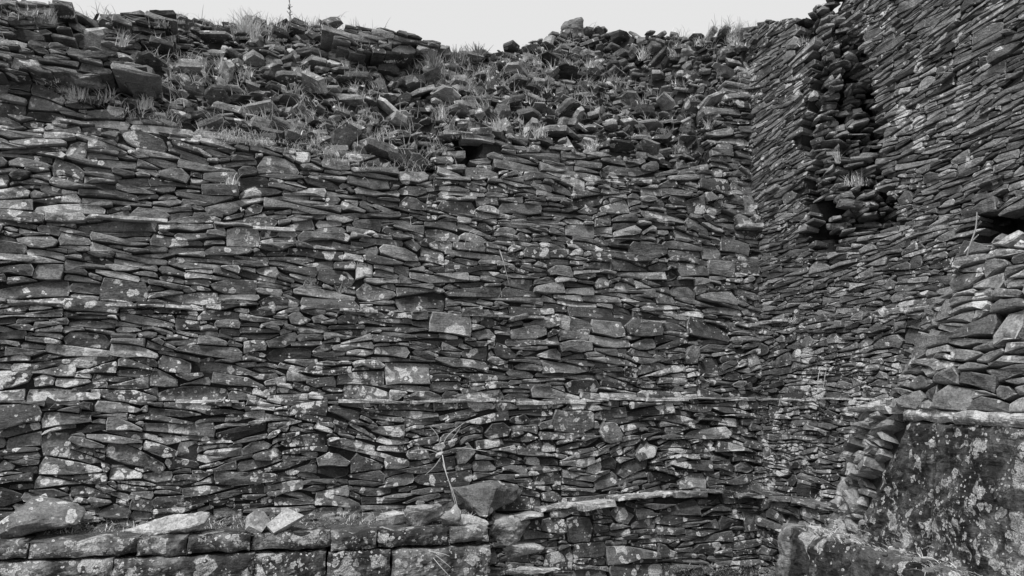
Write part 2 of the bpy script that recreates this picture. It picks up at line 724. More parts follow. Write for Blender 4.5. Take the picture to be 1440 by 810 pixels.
lw = empty('terraced_stone_wall', (A0.x, A0.y, GZ))
tag(lw, 'tall terraced dry stone wall of dark slate slabs facing the viewer, its top collapsed', 'stone wall')
st = []
zz = TIERS + [5.45, 6.4, 7.4]
for k in range(len(zz) - 1):
    u0 = -1.2 if k < 5 else 7.9
    if k == 4:
        u0 = -1.2
    st += fill(LW, u0, UL + 1.4, zz[k], zz[k + 1], keep_left, lich_left, warp=0.07,
               shear=-0.012 if 0 < k < 5 else 0.0, stain=damp, rot=0.05, dip=0.24)


def caps(wall, u0, u1, z, dens=0.9):
    """Thin flat slabs along the edge of a tier, bleached by lichen."""
    out, u = [], u0
    while u < u1:
        L = rng.uniform(0.2, 0.6)
        t = rng.uniform(0.02, 0.045)
        zc = z + 0.05 * nz(u, z, 1, 0.9)
        if rng.random() < dens:
            pts = [(u + 0.004 + (L - 0.008) * i / 4, zc - t + rng.gauss(0, 0.003)) for i in range(5)] + \
                  [(u + L - 0.004 - (L - 0.008) * i / 4, zc + rng.gauss(0, 0.003)) for i in range(5)]
            vs, fs = face_stone(pts, wall.frame(u + L / 2, zc - 0.02), (u + L / 2, zc - 0.02), 0.2, rng.uniform(0.02, 0.05), rng.gauss(0, 0.012), 0.8)
            out.append((vs, fs, 0.5 + rng.random() * 0.6, 0.7 + 0.6 * rng.random()))
        u += L
    return out


# the lowest tier, proud of the others, right of the fallen ledge
LB = Wall([tuple(A0), tuple(COR)], 0.65, R(3), ())
BEN = [(680, 742), (735, 722), (800, 712), (880, 700), (960, 691), (1040, 690), (1100, 696), (1160, 704)]
PROUD = 0.27


def bench_z(u):
    z = 0.3
    while z < 1.2:
        x, y = proj(LB.pt(u, z, PROUD))
        if y < poly_y(BEN, x):
            break
        z += 0.01
    return z


UB0 = 4.35
bench_stones = []
LBp = Wall([tuple(A0 + Vector((Td.y, -Td.x)) * PROUD), tuple(COR + Vector((Td.y, -Td.x)) * PROUD)], 0.65, R(4), ())


def keep_bench(u, z, q):
    return z < bench_z(u) - 0.055 and u < UL - 0.02


st += fill(LBp, UB0, UL + 0.2, GZ - 0.05, 0.9, keep_bench, lambda u, z: 0.6 + 0.4 * max(0, nz(u, z, 2, 0.9)), warp=0.02, dsig=0.014, stain=damp, dip=0.04, pk=dict(tmin=0.06, tmax=0.19, lmin=0.2, lmax=0.6))
# cap slabs along the bench
u = UB0 - 0.02
while u < UL - 0.15:
    L = rng.uniform(0.14, 0.48)
    za, zb = bench_z(u), bench_z(u + L)
    zm = (za + zb) / 2
    t = rng.uniform(0.02, 0.065)
    dz_ = rng.gauss(0, 0.009)
    za, zb = za + dz_, zb + dz_ + rng.gauss(0, 0.006)
    pts = []
    nseg = 5
    for i in range(nseg):
        pts.append((u + 0.005 + (L - 0.01) * i / (nseg - 1), za + (zb - za) * i / (nseg - 1) - t + rng.gauss(0, 0.004)))
    for i in range(nseg):
        pts.append((u + L - 0.005 - (L - 0.01) * i / (nseg - 1), zb + (za - zb) * i / (nseg - 1) + rng.gauss(0, 0.004)))
    vs, fs = face_stone(pts, LBp.frame(u + L / 2, zm), (u + L / 2, zm), 0.36, rng.uniform(0.0, 0.09), 0, 1.6)
    if rng.random() < 0.95:
        st.append((vs, fs, rng.uniform(0.4, 1.25), rng.uniform(0.6, 1.5)))
    u += L + rng.choice((0, 0, 0.02))
st += caps(LW, 4.2, UL + 0.1, 1.77, 0.8) + caps(LW, -1.2, 4.2, 1.77, 0.4) + caps(LW, -1.2, UL + 0.25, 2.71, 0.45) + caps(LW, 2.0, UL - 1.0, 3.55, 0.3)
emit(st, lw, M_STONE, 300)


def zcore(u):
    return bz(u) - 0.10


core = core_grid(LW, -1.4, UL + 1.4, -0.3, zcore, lambda u, z: 0.5 if inside(HOLE0, *proj(LW.pt(u, z))) else 0.06, du=0.06)
core.build('wall_core', M_EARTH, lw)
bc = core_grid(LBp, UB0 - 0.1, UL + 0.1, -0.3, lambda u: bench_z(u) - 0.06, 0.05)
bc.build('wall_core', M_EARTH, lw)

# ------------------------------------------------------------------ collapsed slope above it
KS = 0.8
n_in = Vector((-Td.y, Td.x, 0))
COLS, ROWS = 150, 26
grid = []
for i in range(COLS + 1):
    u = -1.4 + (UL + 1.3 + 1.4) * i / COLS
    zb = bz(u) - 0.04
    base = LW.pt(u, zb)
    s = 0.05
    lo = None
    while s < 4.5:
        p = base + n_in * (KS * s) + Vector((0, 0, s))
        x, y = proj(p)
        if y < poly_y(SKY_L, x) + 10:
            break
        s += 0.03
    col = []
    for j in range(ROWS + 1):
        f = j / ROWS
        p = base + n_in * (KS * s * f + 0.12) + Vector((0, 0, s * f))
        amp = 0.16 * math.sin(math.pi * min(1, f * 1.05)) + 0.02
        # slumped steps of the old tiers
        p.z += amp * nz(u, f * s, 9.1, 1.1) + 0.07 * nz(u, f * s, 4.0, 2.7) * math.sin(math.pi * f)
        col.append(p)
    top = col[-1]
    for e in range(1, 6):
        col.append(top + n_in * (0.7 * e) + Vector((0, 0, -0.03 * e * e)))
    col.append(Vector((col[-1].x, col[-1].y, -0.3)))
    grid.append(col)
g = Geo()
k = len(grid[0])
vs = [p for c in grid for p in c]
fs = [(i * k + j, (i + 1) * k + j, (i + 1) * k + j + 1, i * k + j + 1) for i in range(COLS) for j in range(k - 1)]
g.add(vs, fs)
tag(g.build('earth_bank', M_EARTH, smooth=True), 'dark earth bank under the collapsed rubble at the top of the wall', 'earth bank', kind='structure')


def slope_pt(a, f):
    i = min(max(a, 0), 0.9999) * COLS
    i0 = int(i)
    fi = i - i0
    j = min(max(f, 0), 0.9999) * ROWS
    j0 = int(j)
    fj = j - j0
    p = grid[i0][j0].lerp(grid[i0 + 1][j0], fi)
    q = grid[i0][j0 + 1].lerp(grid[i0 + 1][j0 + 1], fi)
    return p.lerp(q, fj)


def slab(a, b, t, m, seed=None, rough=1.0):
    """A broken slab lying in its own x-y plane, 'a' long, 'b' deep, 't' thick."""
    n = rng.choice((4, 5, 6, 7))
    wts = [rng.uniform(0.45, 1.6) for _ in range(n)]
    tot, acc, ang = sum(wts), rng.random() * 6.28, []
    for w0 in wts:
        ang.append(acc)
        acc += 2 * math.pi * w0 / tot
    ring = []
    for th in ang:
        c, s = math.cos(th), math.sin(th)
        r = (abs(c) ** 2.6 + abs(s) ** 2.6) ** (-1 / 2.6) * rng.uniform(0.7, 1.12)
        ring.append((c * r * a / 2, s * r * b / 2))
    hx, hy = rng.gauss(0, 0.35) * t, rng.gauss(0, 0.35) * t
    tx, ty = rng.gauss(0, 0.10) * t / a, rng.gauss(0, 0.10)
    loc = []
    for k_, zf, sc in ((0, -0.5, (0.86, 1.0)), (1, rng.uniform(-0.2, 0.2), (0.97, 1.02)), (2, 0.5, (0.86, 1.0))):
        for x, y in ring:
            q = rng.uniform(*sc)
            loc.append(Vector((x * q + hx * zf, y * q + hy * zf, zf * t + rng.gauss(0, 0.06) * t + (tx * x + ty * y) * (1 if k_ == 2 else 0.3))))
    loc.append(Vector((rng.gauss(0, 0.1) * a, rng.gauss(0, 0.1) * b, -0.52 * t)))
    loc.append(Vector((rng.gauss(0, 0.12) * a, rng.gauss(0, 0.12) * b, 0.5 * t + rng.uniform(0, 0.12) * t)))
    vs = [m @ p for p in loc]
    fs = []
    for i in range(n):
        j = (i + 1) % n
        fs += [(i, j, n + j, n + i), (n + i, n + j, 2 * n + j, 2 * n + i), (j, i, 3 * n), (2 * n + i, 2 * n + j, 3 * n + 1)]
    return vs, fs


# remnants of coursed masonry standing in the slope
def remnant(px0, px1, yb, yt, back, lean=R(6)):
    """A bit of coursed facing, set back from the wall plane, given by its place in the photograph."""
    res = []
    off = n_in * back
    W = Wall([(A0.x + off.x, A0.y + off.y), (COR.x + off.x, COR.y + off.y)], 4.5, lean)

    def hit(x, y):
        d = ray(x, y)
        N = Vector((Td.y, -Td.x, 0))
        O = Vector((A0.x + off.x, A0.y + off.y, 0))
        s = (O - CAM).dot(N) / d.dot(N)
        p = CAM + d * s
        return (p - O).dot(Vector((Td.x, Td.y, 0))), p.z
    ua, za = hit(px0, yb(px0))
    ub, zb_ = hit(px1, yb(px1))
    zt = max(hit(px0, yt(px0))[1], hit(px1, yt(px1))[1])
    z0 = min(za, zb_) - 0.1

    def kp(u, z, q):
        return px0 < q[0] < px1 and yt(q[0]) - 2 < q[1] < yb(q[0]) + 6
    res = fill(W, ua - 0.3, ub + 0.3, z0, zt + 0.1, kp, lambda u, z: 0.12, warp=0.04, depth=0.55, dsig=0.03, pk=dict(tmin=0.04, tmax=0.10))
    return res


rem = []
rem += remnant(-120, 205, lambda x: 98 + 0.02 * x, lambda x: poly_y([(0, 52), (100, 66), (205, 84)], x), 0.45)
rem += remnant(478, 618, lambda x: 66 + (x - 480) * 0.05, lambda x: poly_y(SKY_L, x) + 2, 1.55)
rem += remnant(-120, 90, lambda x: 46, lambda x: 4, 1.0)
rem += remnant(150, 240, lambda x: 64, lambda x: 16, 1.25)
emit(rem, lw, M_STONE, 0, rest='masonry_remnant')

# loose rubble
rub = []
tries = 0
cells = {}


def far_enough(p, r):
    kx, ky, kz = int(p.x / 0.3), int(p.y / 0.3), int(p.z / 0.3)
    for dx in (-1, 0, 1):
        for dy in (-1, 0, 1):
            for dz in (-1, 0, 1):
                for q, rq in cells.get((kx + dx, ky + dy, kz + dz), ()):
                    if (q - p).length < (r + rq) * 0.5:
                        return False
    cells.setdefault((kx, ky, kz), []).append((p, r))
    return True


for step_, (cnt, smin, smax) in enumerate(((560, 0.26, 0.52), (5200, 0.14, 0.30), (9000, 0.05, 0.15))):
    for _ in range(cnt):
        a, f = rng.random(), rng.random() ** 0.95
        p = slope_pt(a, f)
        if p.z < 3.2:
            continue
        L = rng.uniform(smin, smax)
        if f > 0.93:
            L = min(L, 0.4)
        if not far_enough(p, L * (0.58, 0.44, 0.40)[step_]):
            continue
        b = L * rng.uniform(0.5, 0.9)
        t = L * rng.choice((rng.uniform(0.08, 0.16), rng.uniform(0.10, 0.24), rng.uniform(0.2, 0.42)))
        t = min(t, 0.095 if step_ == 0 else 0.085)
        sd = 0.22 if rng.random() < 0.55 else 0.6
        tl = Matrix.Rotation(rng.gauss(0, 0.5) + YAW, 4, 'Z') @ Matrix.Rotation(rng.gauss(-0.22, sd), 4, 'X') @ Matrix.Rotation(rng.gauss(0, sd * 0.8), 4, 'Y')
        lift = t * rng.uniform(0.1, 0.4) + L * rng.uniform(0.0, 0.16)
        m = Matrix.Translation(p + Vector((0, 0, lift)) - n_in * rng.uniform(0.0, 0.08)) @ tl
        vs, fs = slab(L, b, t, m)
        rub.append((vs, fs, rtone() + 0.04, 0.16 + 0.35 * max(0, nz(p.x, p.y, p.z, 0.7)) + max(0, rng.gauss(0, 0.1))))

rub.sort(key=lambda s: -area_px(s[0]))
ZONES = ((150, 'at the far left'), (300, 'left of the tall skyline grass'), (430, 'below the tall skyline grass'), (560, 'left of the skyline dip'),
         (690, 'below the skyline dip'), (800, 'left of the skyline boulder'), (900, 'below the skyline boulder'), (1000, 'left of the corner'), (9999, 'beside the corner'))
ORD = ['leftmost'] + [w + '-from-left' for w in ('second', 'third', 'fourth', 'fifth', 'sixth', 'seventh', 'eighth', 'ninth', 'tenth', 'eleventh', 'twelfth')]
desc = {}
for vs, fs, t, l in rub[:260]:
    q = [proj(v) for v in vs]
    w_, h_ = max(a for a, _ in q) - min(a for a, _ in q), max(b for _, b in q) - min(b for _, b in q)
    cx, cy = sum(a for a, _ in q) / len(q), sum(b for _, b in q) / len(q)
    fr = (cy - poly_y(SKY_L, cx)) / max(poly_y(BND, cx) - poly_y(SKY_L, cx), 20)
    size = 'large' if w_ * h_ > 900 else ('mid-sized' if w_ * h_ > 480 else 'small')
    shade = 'pale' if t > 0.5 else ('grey' if t > 0.28 else 'dark')
    shape = 'flat slab' if w_ > 2.4 * h_ else ('stone' if w_ > 1.3 * h_ else 'upturned stone')
    band = 'high' if fr < 0.36 else ('midway' if fr < 0.7 else 'low')
    zone = next(z for x, z in ZONES if cx < x)
    desc.setdefault('%s %s %s %s in rubble %s' % (size, shade, shape, band, zone), []).append((cx, vs, fs, t, l))
for lab, items in desc.items():
    items.sort(key=lambda e: e[0])
    for i, (cx, vs, fs, t, l) in enumerate(items):
        g = Geo()
        g.add(vs, fs, t, l)
        full = lab if len(items) == 1 else ORD[min(i, 11)] + ' ' + lab
        tag(g.build('rubble_stone', M_STONE, centre=True), full, 'stone', 'loose stones of the collapsed slope')
g = Geo()
for vs, fs, t, l in rub[260:]:
    g.add(vs, fs, t, l)
tag(g.build('small_rubble', M_STONE), 'small broken stones filling the collapsed slope at the wall top', 'rubble', kind='stuff')

# ------------------------------------------------------------------ the side wall, running from the corner towards the camera
Rd = Vector((math.sin(YAW), -math.cos(YAW)))
RWL = 5.5
RW = Wall([tuple(COR), tuple(COR + Rd * RWL)], 0.65, LEAN, SB[:3])
NOTCH = [(1140, -60), (1120, 26), (1132, 70), (1142, 110), (1134, 150), (1124, 180), (1122, 215), (1142, 235), (1128, 262), (1142, 300), (1128, 328),
         (1152, 354), (1200, 347), (1258, 318), (1244, 250), (1236, 205), (1234, 140), (1220, 105), (1208, 55), (1185, 15), (1190, -60)]
SLOT = [(1372, 300), (1440, 292), (1520, 300), (1520, 350), (1440, 338), (1372, 338)]
SKY_R = [(1000, 40), (1060, 38), (1085, 28), (1125, 26), (1146, 14), (1165, -2), (1200, -40), (1440, -200), (2000, -300)]


def rtop(u):
    z = 5.0
    while z < 7.6:
        x, y = proj(RW.pt(u, z))
        if y < poly_y(SKY_R, x):
            break
        z += 0.02
    return z


RT = [rtop(-1 + 0.05 * i) for i in range(140)]


def rt(u):
    f = (u + 1) / 0.05
    i = min(max(int(f), 0), 138)
    return RT[i] + (RT[i + 1] - RT[i]) * (f - i)


def span_notch(z):
    a = b = None
    for i in range(0, 90):
        u = i * 0.04
        q = proj(RW.pt(u, z))
        if inside(NOTCH, *q):
            if a is None:
                a = u
            b = u
    return a, b


SPN = {i: span_notch(i * 0.1) for i in range(20, 80)}


def recess(u, z):
    s = SPN.get(int(round(z * 10)), (None, None))
    if s[0] is None:
        return 0.0
    a, b = s
    f = min(max((u - a) / max(b - a, 0.1), 0), 1)
    return 0.95


def in_gap(q):
    return inside(NOTCH, *q) or inside(SLOT, *q)


def keep_right(u, z, q):
    return u > -1.0 and not in_gap(q) and z < rt(u) - 0.02


def lich_right(u, z):
    v = 0.16
    if z < 2.3:
        v += 0.36
    for zt in TIERS[1:3]:
        if -0.14 < z - zt < 0.02:
            v += 0.3
    return min(v + 0.5 * max(0, nz(u, z, 8.5, 0.6)) + max(0, rng.gauss(0, 0.1)), 0.9)


rw = empty('corner_side_wall', (COR.x, COR.y, GZ))
tag(rw, 'dry stone side wall meeting the terraced wall in the corner, with a deep collapsed notch', 'stone wall')
st = []
zr = [0.62, 1.77, 2.71, 7.6]
st += caps(RW, -0.2, RWL, 1.77) + caps(RW, -0.3, RWL, 2.71, 0.5)
for k in range(3):
    st += fill(RW, -1.0, RWL, zr[k], zr[k + 1], keep_right, lich_right, stain=damp, warp=0.02 if k < 2 else 0.05, shear=0.02 if k < 2 else 0.075, dsig=0.007, rough=0.7, dip=0.08,
               pk=dict(tmin=0.037, tmax=0.10, lmin=0.14, lmax=0.55))
RBp = Wall([tuple(COR + Vector((Rd.y, -Rd.x)) * PROUD), tuple(COR + Rd * RWL + Vector((Rd.y, -Rd.x)) * PROUD)], 0.65, R(4))
st += fill(RBp, 0.2, 2.6, GZ - 0.05, 0.66, lambda u, z, q: True, lambda u, z: 0.4, warp=0.015, stain=damp)
u = 0.12
while u < 2.4:
    L = rng.uniform(0.14, 0.42)
    pts = [(u + 0.005 + (L - 0.01) * i / 4, 0.665 + rng.gauss(0, 0.004)) for i in range(5)] + \
          [(u + L - 0.005 - (L - 0.01) * i / 4, 0.71 + rng.gauss(0, 0.004)) for i in range(5)]
    vs, fs = face_stone(pts, RBp.frame(u + L / 2, 0.69), (u + L / 2, 0.69), 0.36, rng.uniform(-0.04, 0.04), rng.gauss(0, 0.03), 1.3)
    st.append((vs, fs, 0.15 + 0.6 * rng.random(), rng.uniform(0.3, 0.85)))
    u += L
emit(st, rw, M_STONE, 300)


def dcore(u, z):
    q = proj(RW.pt(u, z))
    if inside(NOTCH, *q):
        return recess(u, z) + 0.12
    if inside(SLOT, *q):
        return 0.5
    return 0.06


core = core_grid(RW, -0.95, RWL, -0.3, lambda u: rt(u) - 0.03, dcore, du=0.05)
core.build('wall_core', M_EARTH, rw)
bc = core_grid(RBp, 0.15, 2.6, -0.3, 0.66, 0.09)
bc.build('wall_core', M_EARTH, rw)
# the broken fill laid bare in the notch
fillst = []
Iv = Vector((-Rd.y, Rd.x, 0))                        # into the wall
Rd3 = Vector((Rd.x, Rd.y, 0))


def edge_u(z):
    z = min(max(z, 3.6), 7.3)
    k = int(z * 10)
    a0_, a1_ = SPN.get(k, (None, None))[0], SPN.get(k + 1, (None, None))[0]
    a0_ = 0.75 if a0_ is None else a0_
    a1_ = a0_ if a1_ is None else a1_
    return a0_ + (a1_ - a0_) * (z * 10 - k)


for cu, cz, L, th, pts in pack(0.10, 1.5, 3.5, 7.6, tmin=0.035, tmax=0.085, lmin=0.10, lmax=0.34):
    low = max(0.0, 4.3 - cz)
    fwd = 0.05 + 0.55 * low * low * rng.uniform(0.7, 1.1) + 0.10 * nz(cu, cz, 2.2, 2.0) + 0.62 * cu
    P = RW.pt(edge_u(cz), cz, -cu) + Rd3 * fwd
    q = proj(P)
    if q[1] < poly_y(SKY_R, q[0]) + 4:
        continue
    if rng.random() < 0.07:
        continue
    m = Matrix.Translation(P + Rd3 * rng.gauss(0.0, 0.05)) @ Matrix.Rotation(YAW - 0.4 + rng.gauss(0, 0.3), 4, 'Z') @ \
        Matrix.Rotation(rng.gauss(0.0, 0.14), 4, 'X') @ Matrix.Rotation(rng.gauss(0.0, 0.13), 4, 'Y')
    vs, fs = slab(L * rng.uniform(0.9, 1.2), 0.36, th * rng.uniform(0.7, 0.95), m)
    fillst.append((vs, fs, rtone() + 0.1, 0.1 + 0.3 * rng.random()))
# pit stones in the dark slot
for cu, cz, L, th, pts in pack(2.0, RWL, 3.0, 4.6, tmin=0.04, tmax=0.09, lmin=0.15, lmax=0.5):
    if inside(SLOT, *proj(RW.pt(cu, cz))) and rng.random() < 0.7:
        m = Matrix.Translation(RW.pt(cu, cz, -0.36)) @ Matrix.Rotation(rng.gauss(-0.6, 0.3), 4, 'Z') @ Matrix.Rotation(rng.gauss(0, 0.12), 4, 'X')
        vs, fs = slab(L, 0.34, th * 0.7, m)
        fillst.append((vs, fs, rtone(), 0.1))
emit(fillst, rw, M_STONE, 150, piece='fill_stone', rest='rubble_fill')

# ------------------------------------------------------------------ near stepped corner at the right
# dressed blocks: subdivided and worn
def block(wall, u0, u1, z0, z1, d0, depth, rake0=0.0, rake1=0.0, nu=10, nv=6, amp=0.008, rnd=0.02, seed=0.0):
    """One dressed stone set in a wall's face; rake shifts the upper corners along the wall."""
    cols = []
    vs, fs = [], []
    idx = {}

    def P(a, b, c):           # a,b in 0..1 on the face, c depth 0..1
        key = (round(a, 4), round(b, 4), round(c, 4))
        if key in idx:
            return idx[key]
        z = z0 + (z1 - z0) * b
        ua, ub = u0 + rake0 * b, u1 + rake1 * b
        u_ = ua + (ub - ua) * a
        e = min(a * (ub - ua), (1 - a) * (ub - ua), b * (z1 - z0), (1 - b) * (z1 - z0))
        d = d0 - depth * c
        if c == 0:
            rnd_ = rnd * (1.0 + 0.9 * nz(u_ * 1.0, z, seed + 3.3, 7))
            d -= rnd_ * max(0, 1 - e / (rnd * 1.6)) ** 2
            d += amp * (nz(u_ + seed, z, seed, 4) + 0.6 * nz(u_ + seed, z, seed, 11) + 0.45 * nz(u_ + seed, z, seed, 27))
        jig = 0.02
        q = wall.pt(u_ + jig * nz(z, seed, u_, 9), z + jig * nz(u_, seed, z, 9), d)
        idx[key] = len(vs)
        vs.append(q)
        return idx[key]
    for i in range(nu):
        for j in range(nv):
            a0, a1, b0, b1 = i / nu, (i + 1) / nu, j / nv, (j + 1) / nv
            fs.append((P(a0, b0, 0), P(a1, b0, 0), P(a1, b1, 0), P(a0, b1, 0)))
    for i in range(nu):
        a0, a1 = i / nu, (i + 1) / nu
        fs.append((P(a0, 1, 0), P(a1, 1, 0), P(a1, 1, 1), P(a0, 1, 1)))
        fs.append((P(a1, 0, 0), P(a0, 0, 0), P(a0, 0, 1), P(a1, 0, 1)))
    for j in range(nv):
        b0, b1 = j / nv, (j + 1) / nv
        fs.append((P(0, b0, 0), P(0, b1, 0), P(0, b1, 1), P(0, b0, 1)))
        fs.append((P(1, b1, 0), P(1, b0, 0), P(1, b0, 1), P(1, b1, 1)))
    return vs, fs


def put(parent, name, geo, mat, tone, lich, label=None):
    g = Geo()
    g.add(geo[0], geo[1], tone, lich)
    o = g.build(name, mat, parent, centre=True)
    if label:
        o['label'] = label
    return o


STOP = 1.75            # top of the slab-faced tier
FTOP = 0.93            # foot of the slab-faced tier
FZ = 0.80              # top of the low front tier
SW = Wall([(2.52, 6.4), (2.86, 2.4)], FTOP, R(8))          # slab-faced tier, far to near


def u_at(wall, Y):
    for i in range(len(wall.p) - 1):
        y0, y1 = wall.p[i].y, wall.p[i + 1].y
        if Y >= y1 or i == len(wall.p) - 2:
            return wall.s[i] + (y0 - Y) / (y0 - y1) * (wall.s[i + 1] - wall.s[i])


FW = Wall([(2.16, 6.18), (2.48, 4.6), (2.56, 2.4)], FZ, R(7))


def FW_X(Y):
    return FW.xy(u_at(FW, Y)).x


sw = empty('slab_faced_wall', (2.7, 4.6, GZ))
tag(sw, 'low wall faced with tall smooth lichened slabs below the rounded rubble wall', 'stone wall')
ya = u_at(SW, 5.95)
put(sw, 'slab', block(SW, u_at(SW, 5.8), u_at(SW, 4.92), FTOP - 0.25, STOP - 0.08, 0.0, 0.22, rake0=0.62, rake1=0.03, nu=36, nv=34, amp=0.03, seed=1.3), M_ASH, 0.32, 0.8)
put(sw, 'slab', block(SW, u_at(SW, 4.91), u_at(SW, 4.12), FTOP - 0.3, STOP - 0.08, -0.006, 0.22, rake0=0.03, rake1=0.0, nu=36, nv=36, amp=0.03, seed=5.7), M_ASH, 0.22, 0.85)
put(sw, 'slab', block(SW, u_at(SW, 4.10), u_at(SW, 3.4), FTOP - 0.3, STOP - 0.02, 0.012, 0.22, nu=16, nv=22, amp=0.03, seed=8.2), M_ASH, 0.6, 0.35)
put(sw, 'slab', block(SW, u_at(SW, 3.38), u_at(SW, 2.5), FTOP - 0.3, STOP - 0.06, 0.0, 0.22, nu=16, nv=16, amp=0.03, seed=9.9), M_ASH, 0.5, 0.45)
for k, (y0, y1) in enumerate(((5.22, 4.72), (4.71, 4.36), (4.355, 4.12))):
    put(sw, 'cap_stone', block(SW, u_at(SW, y0), u_at(SW, y1), STOP - 0.075, STOP + 0.004 * k, 0.015, 0.5, nu=22, nv=6, amp=0.03, rnd=0.03, seed=k * 2.0 + 0.4), M_STONE, (0.9, 0.7, 1.1)[k], 1.4)
# its broken far end
RE = Wall([(4.1, 6.9), (3.3, 6.75), (2.80, 6.45), (2.60, 6.05), (2.55, 5.6), (2.60, 5.0), (2.75, 4.4)], FTOP, R(17))
RAKE = [(1262, 560), (1240, 600), (1196, 700), (1180, 760)]


def keep_re(u, z, q):
    if q[1] < 555 or q[1] > 770:
        return False
    xr = poly_y([(b, a) for a, b in RAKE], q[1])
    return q[0] < xr + 8


est = fill(RE, 0.3, RE.L - 0.2, FTOP - 0.25, STOP - 0.04, keep_re, lambda u, z: 0.08, rot=0.35, rough=1.8, dsig=0.03, warp=0.03,
           pk=dict(tmin=0.05, tmax=0.12, lmin=0.07, lmax=0.19), depth=0.22)
est = [(a, b, [min(1.1, q * 1.1 + 0.28) for q in t], l) for a, b, t, l in est]
emit(est, sw, M_STONE, 120, piece='fill_stone', rest='rubble_fill')
core_grid(RE, 0.2, RE.L - 0.1, -0.3, STOP - 0.06, 0.10, du=0.08).build('wall_core', M_EARTH, sw)
# flat stones paving the top of the tier
for _ in range(9):
    Y = rng.uniform(4.0, 6.0)
    m = Matrix.Translation((FW_X(Y) + rng.uniform(0.12, 0.3), Y, FZ - 0.0)) @ Matrix.Rotation(rng.uniform(0, 3), 4, 'Z') @ Matrix.Rotation(rng.gauss(0, 0.12), 4, 'X')
    put(sw, 'footing_stone', slab(rng.uniform(0.10, 0.22), 0.14, 0.07, m), M_STONE, 0.5 + 0.4 * rng.random(), 0.4)
tops = [((3.02, 6.1), 0.6, 0.42), ((2.98, 5.62), 0.5, 0.45), ((3.45, 6.35), 0.6, 0.5), ((3.5, 5.95), 0.55, 0.4), ((3.0, 5.2), 0.5, 0.4)]
for (x, y), a, b in tops:
    m = Matrix.Translation((x, y, STOP - 0.015)) @ Matrix.Rotation(rng.uniform(0, 3), 4, 'Z')
    put(sw, 'top_stone', slab(a, b, 0.06, m), M_STONE, 1.3, 0.8)

# rounded rubble wall standing on it
CWp = [(4.6, 6.3), (3.9, 6.15), (3.2, 5.98), (2.86, 5.72), (2.72, 5.35), (2.74, 4.9), (2.88, 4.4), (3.02, 3.4), (3.12, 2.4)]
CW = Wall(CWp, STOP, R(16), lean_fn=lambda u: R(25) if u < 2.0 else R(25 - 9 * min(1, (u - 2.0) / 0.9)))
CTOP = [(1250, 560), (1275, 490), (1300, 430), (1330, 388), (1362, 352), (1400, 336), (1440, 322), (1500, 308), (1700, 280)]


def cwtop(u):
    z = STOP + 0.1
    while z < 3.25:
        x, y = proj(CW.pt(u, z))
        if x > 1255 and y < poly_y(CTOP, x):
            break
        z += 0.02
    return z


cw = empty('rounded_rubble_wall', (3.2, 4.6, STOP))
tag(cw, 'rounded end of a rubble wall of pale rough stones on the slab-faced wall', 'stone wall')
cst = fill(CW, 0.4, CW.L - 0.1, STOP + 0.005, 3.25, lambda u, z, q: z < cwtop(u), lambda u, z: 0.10 + 0.1 * rng.random(), shear=0.10, rot=0.06, rough=0.9, dsig=0.007, warp=0.03, dip=0.1,
           pk=dict(tmin=0.055, tmax=0.135, lmin=0.09, lmax=0.27, big=0.10), depth=0.2)
cst = [(a, b, [min(1.1, q * 1.1 + 0.12) for q in t], l) for a, b, t, l in cst]
emit(cst, cw, M_STONE, 250)
core_grid(CW, 0.3, CW.L, STOP - 0.05, lambda u: cwtop(u) - 0.03, 0.10, du=0.06).build('wall_core', M_EARTH, cw)

# low front tier with grass on top
fw = empty('low_block_wall', (2.1, 4.3, GZ))
tag(fw, 'low wall of worn blocks with dry grass on top in the lower right', 'stone wall')
ys_ = [6.18, 6.03, 5.35, 4.75, 4.0, 3.2, 2.5]
for k in range(6):
    put(fw, 'block', block(FW, u_at(FW, ys_[k]) + 0.004, u_at(FW, ys_[k + 1]) - 0.004, 0.30, FZ + 0.015 - (0.025 if k % 2 else 0), 0.02 * (k == 0), 0.16, nu=18, nv=18, amp=0.03, rnd=0.035, seed=k * 3.1), M_ASH, 0.9 if k == 0 else 0.25, 0.3)
    put(fw, 'block', block(FW, u_at(FW, ys_[k]) + 0.004, u_at(FW, ys_[k + 1]) - 0.004, GZ - 0.1, 0.292, 0.03, 0.35, nu=10, nv=8, amp=0.02, rnd=0.04, seed=k * 4.1 + 1), M_ASH, 0.5, 0.4)
g = Geo()
NTX, NTY = 20, 70
vs = []
for j in range(NTY + 1):
    Y = 6.15 - 3.7 * j / NTY
    a = FW.pt(u_at(FW, Y), FZ - 0.03, -0.03)
    b = Vector((a.x + 0.62, Y + 0.05, 0))
    for i in range(NTX + 1):
        f = i / NTX
        p = a.lerp(b, f)
        p.z = FZ - 0.075 + 0.15 * f + 0.05 * nz(p.x, p.y, 1, 5) + 0.03 * nz(p.x, p.y, 1, 14)
        vs.append(p)
fs = [(j * (NTX + 1) + i + 1, j * (NTX + 1) + i, (j + 1) * (NTX + 1) + i, (j + 1) * (NTX + 1) + i + 1) for j in range(NTY) for i in range(NTX)]
# far end of the tier
o0 = len(vs)
for i in range(NTX + 1):
    vs.append(Vector((vs[i].x, vs[i].y, -0.3)))
for i in range(NTX):
    fs.append((i, i + 1, o0 + i + 1, o0 + i))
g.add(vs, fs)
g.build('soil_top', M_GROUND, fw, smooth=True)

# ------------------------------------------------------------------ dressed ledge in front of the terraced wall
def on_level(x, y, z):
    d = ray(x, y)
    s = (z - EYE) / d.z
    return CAM + d * s


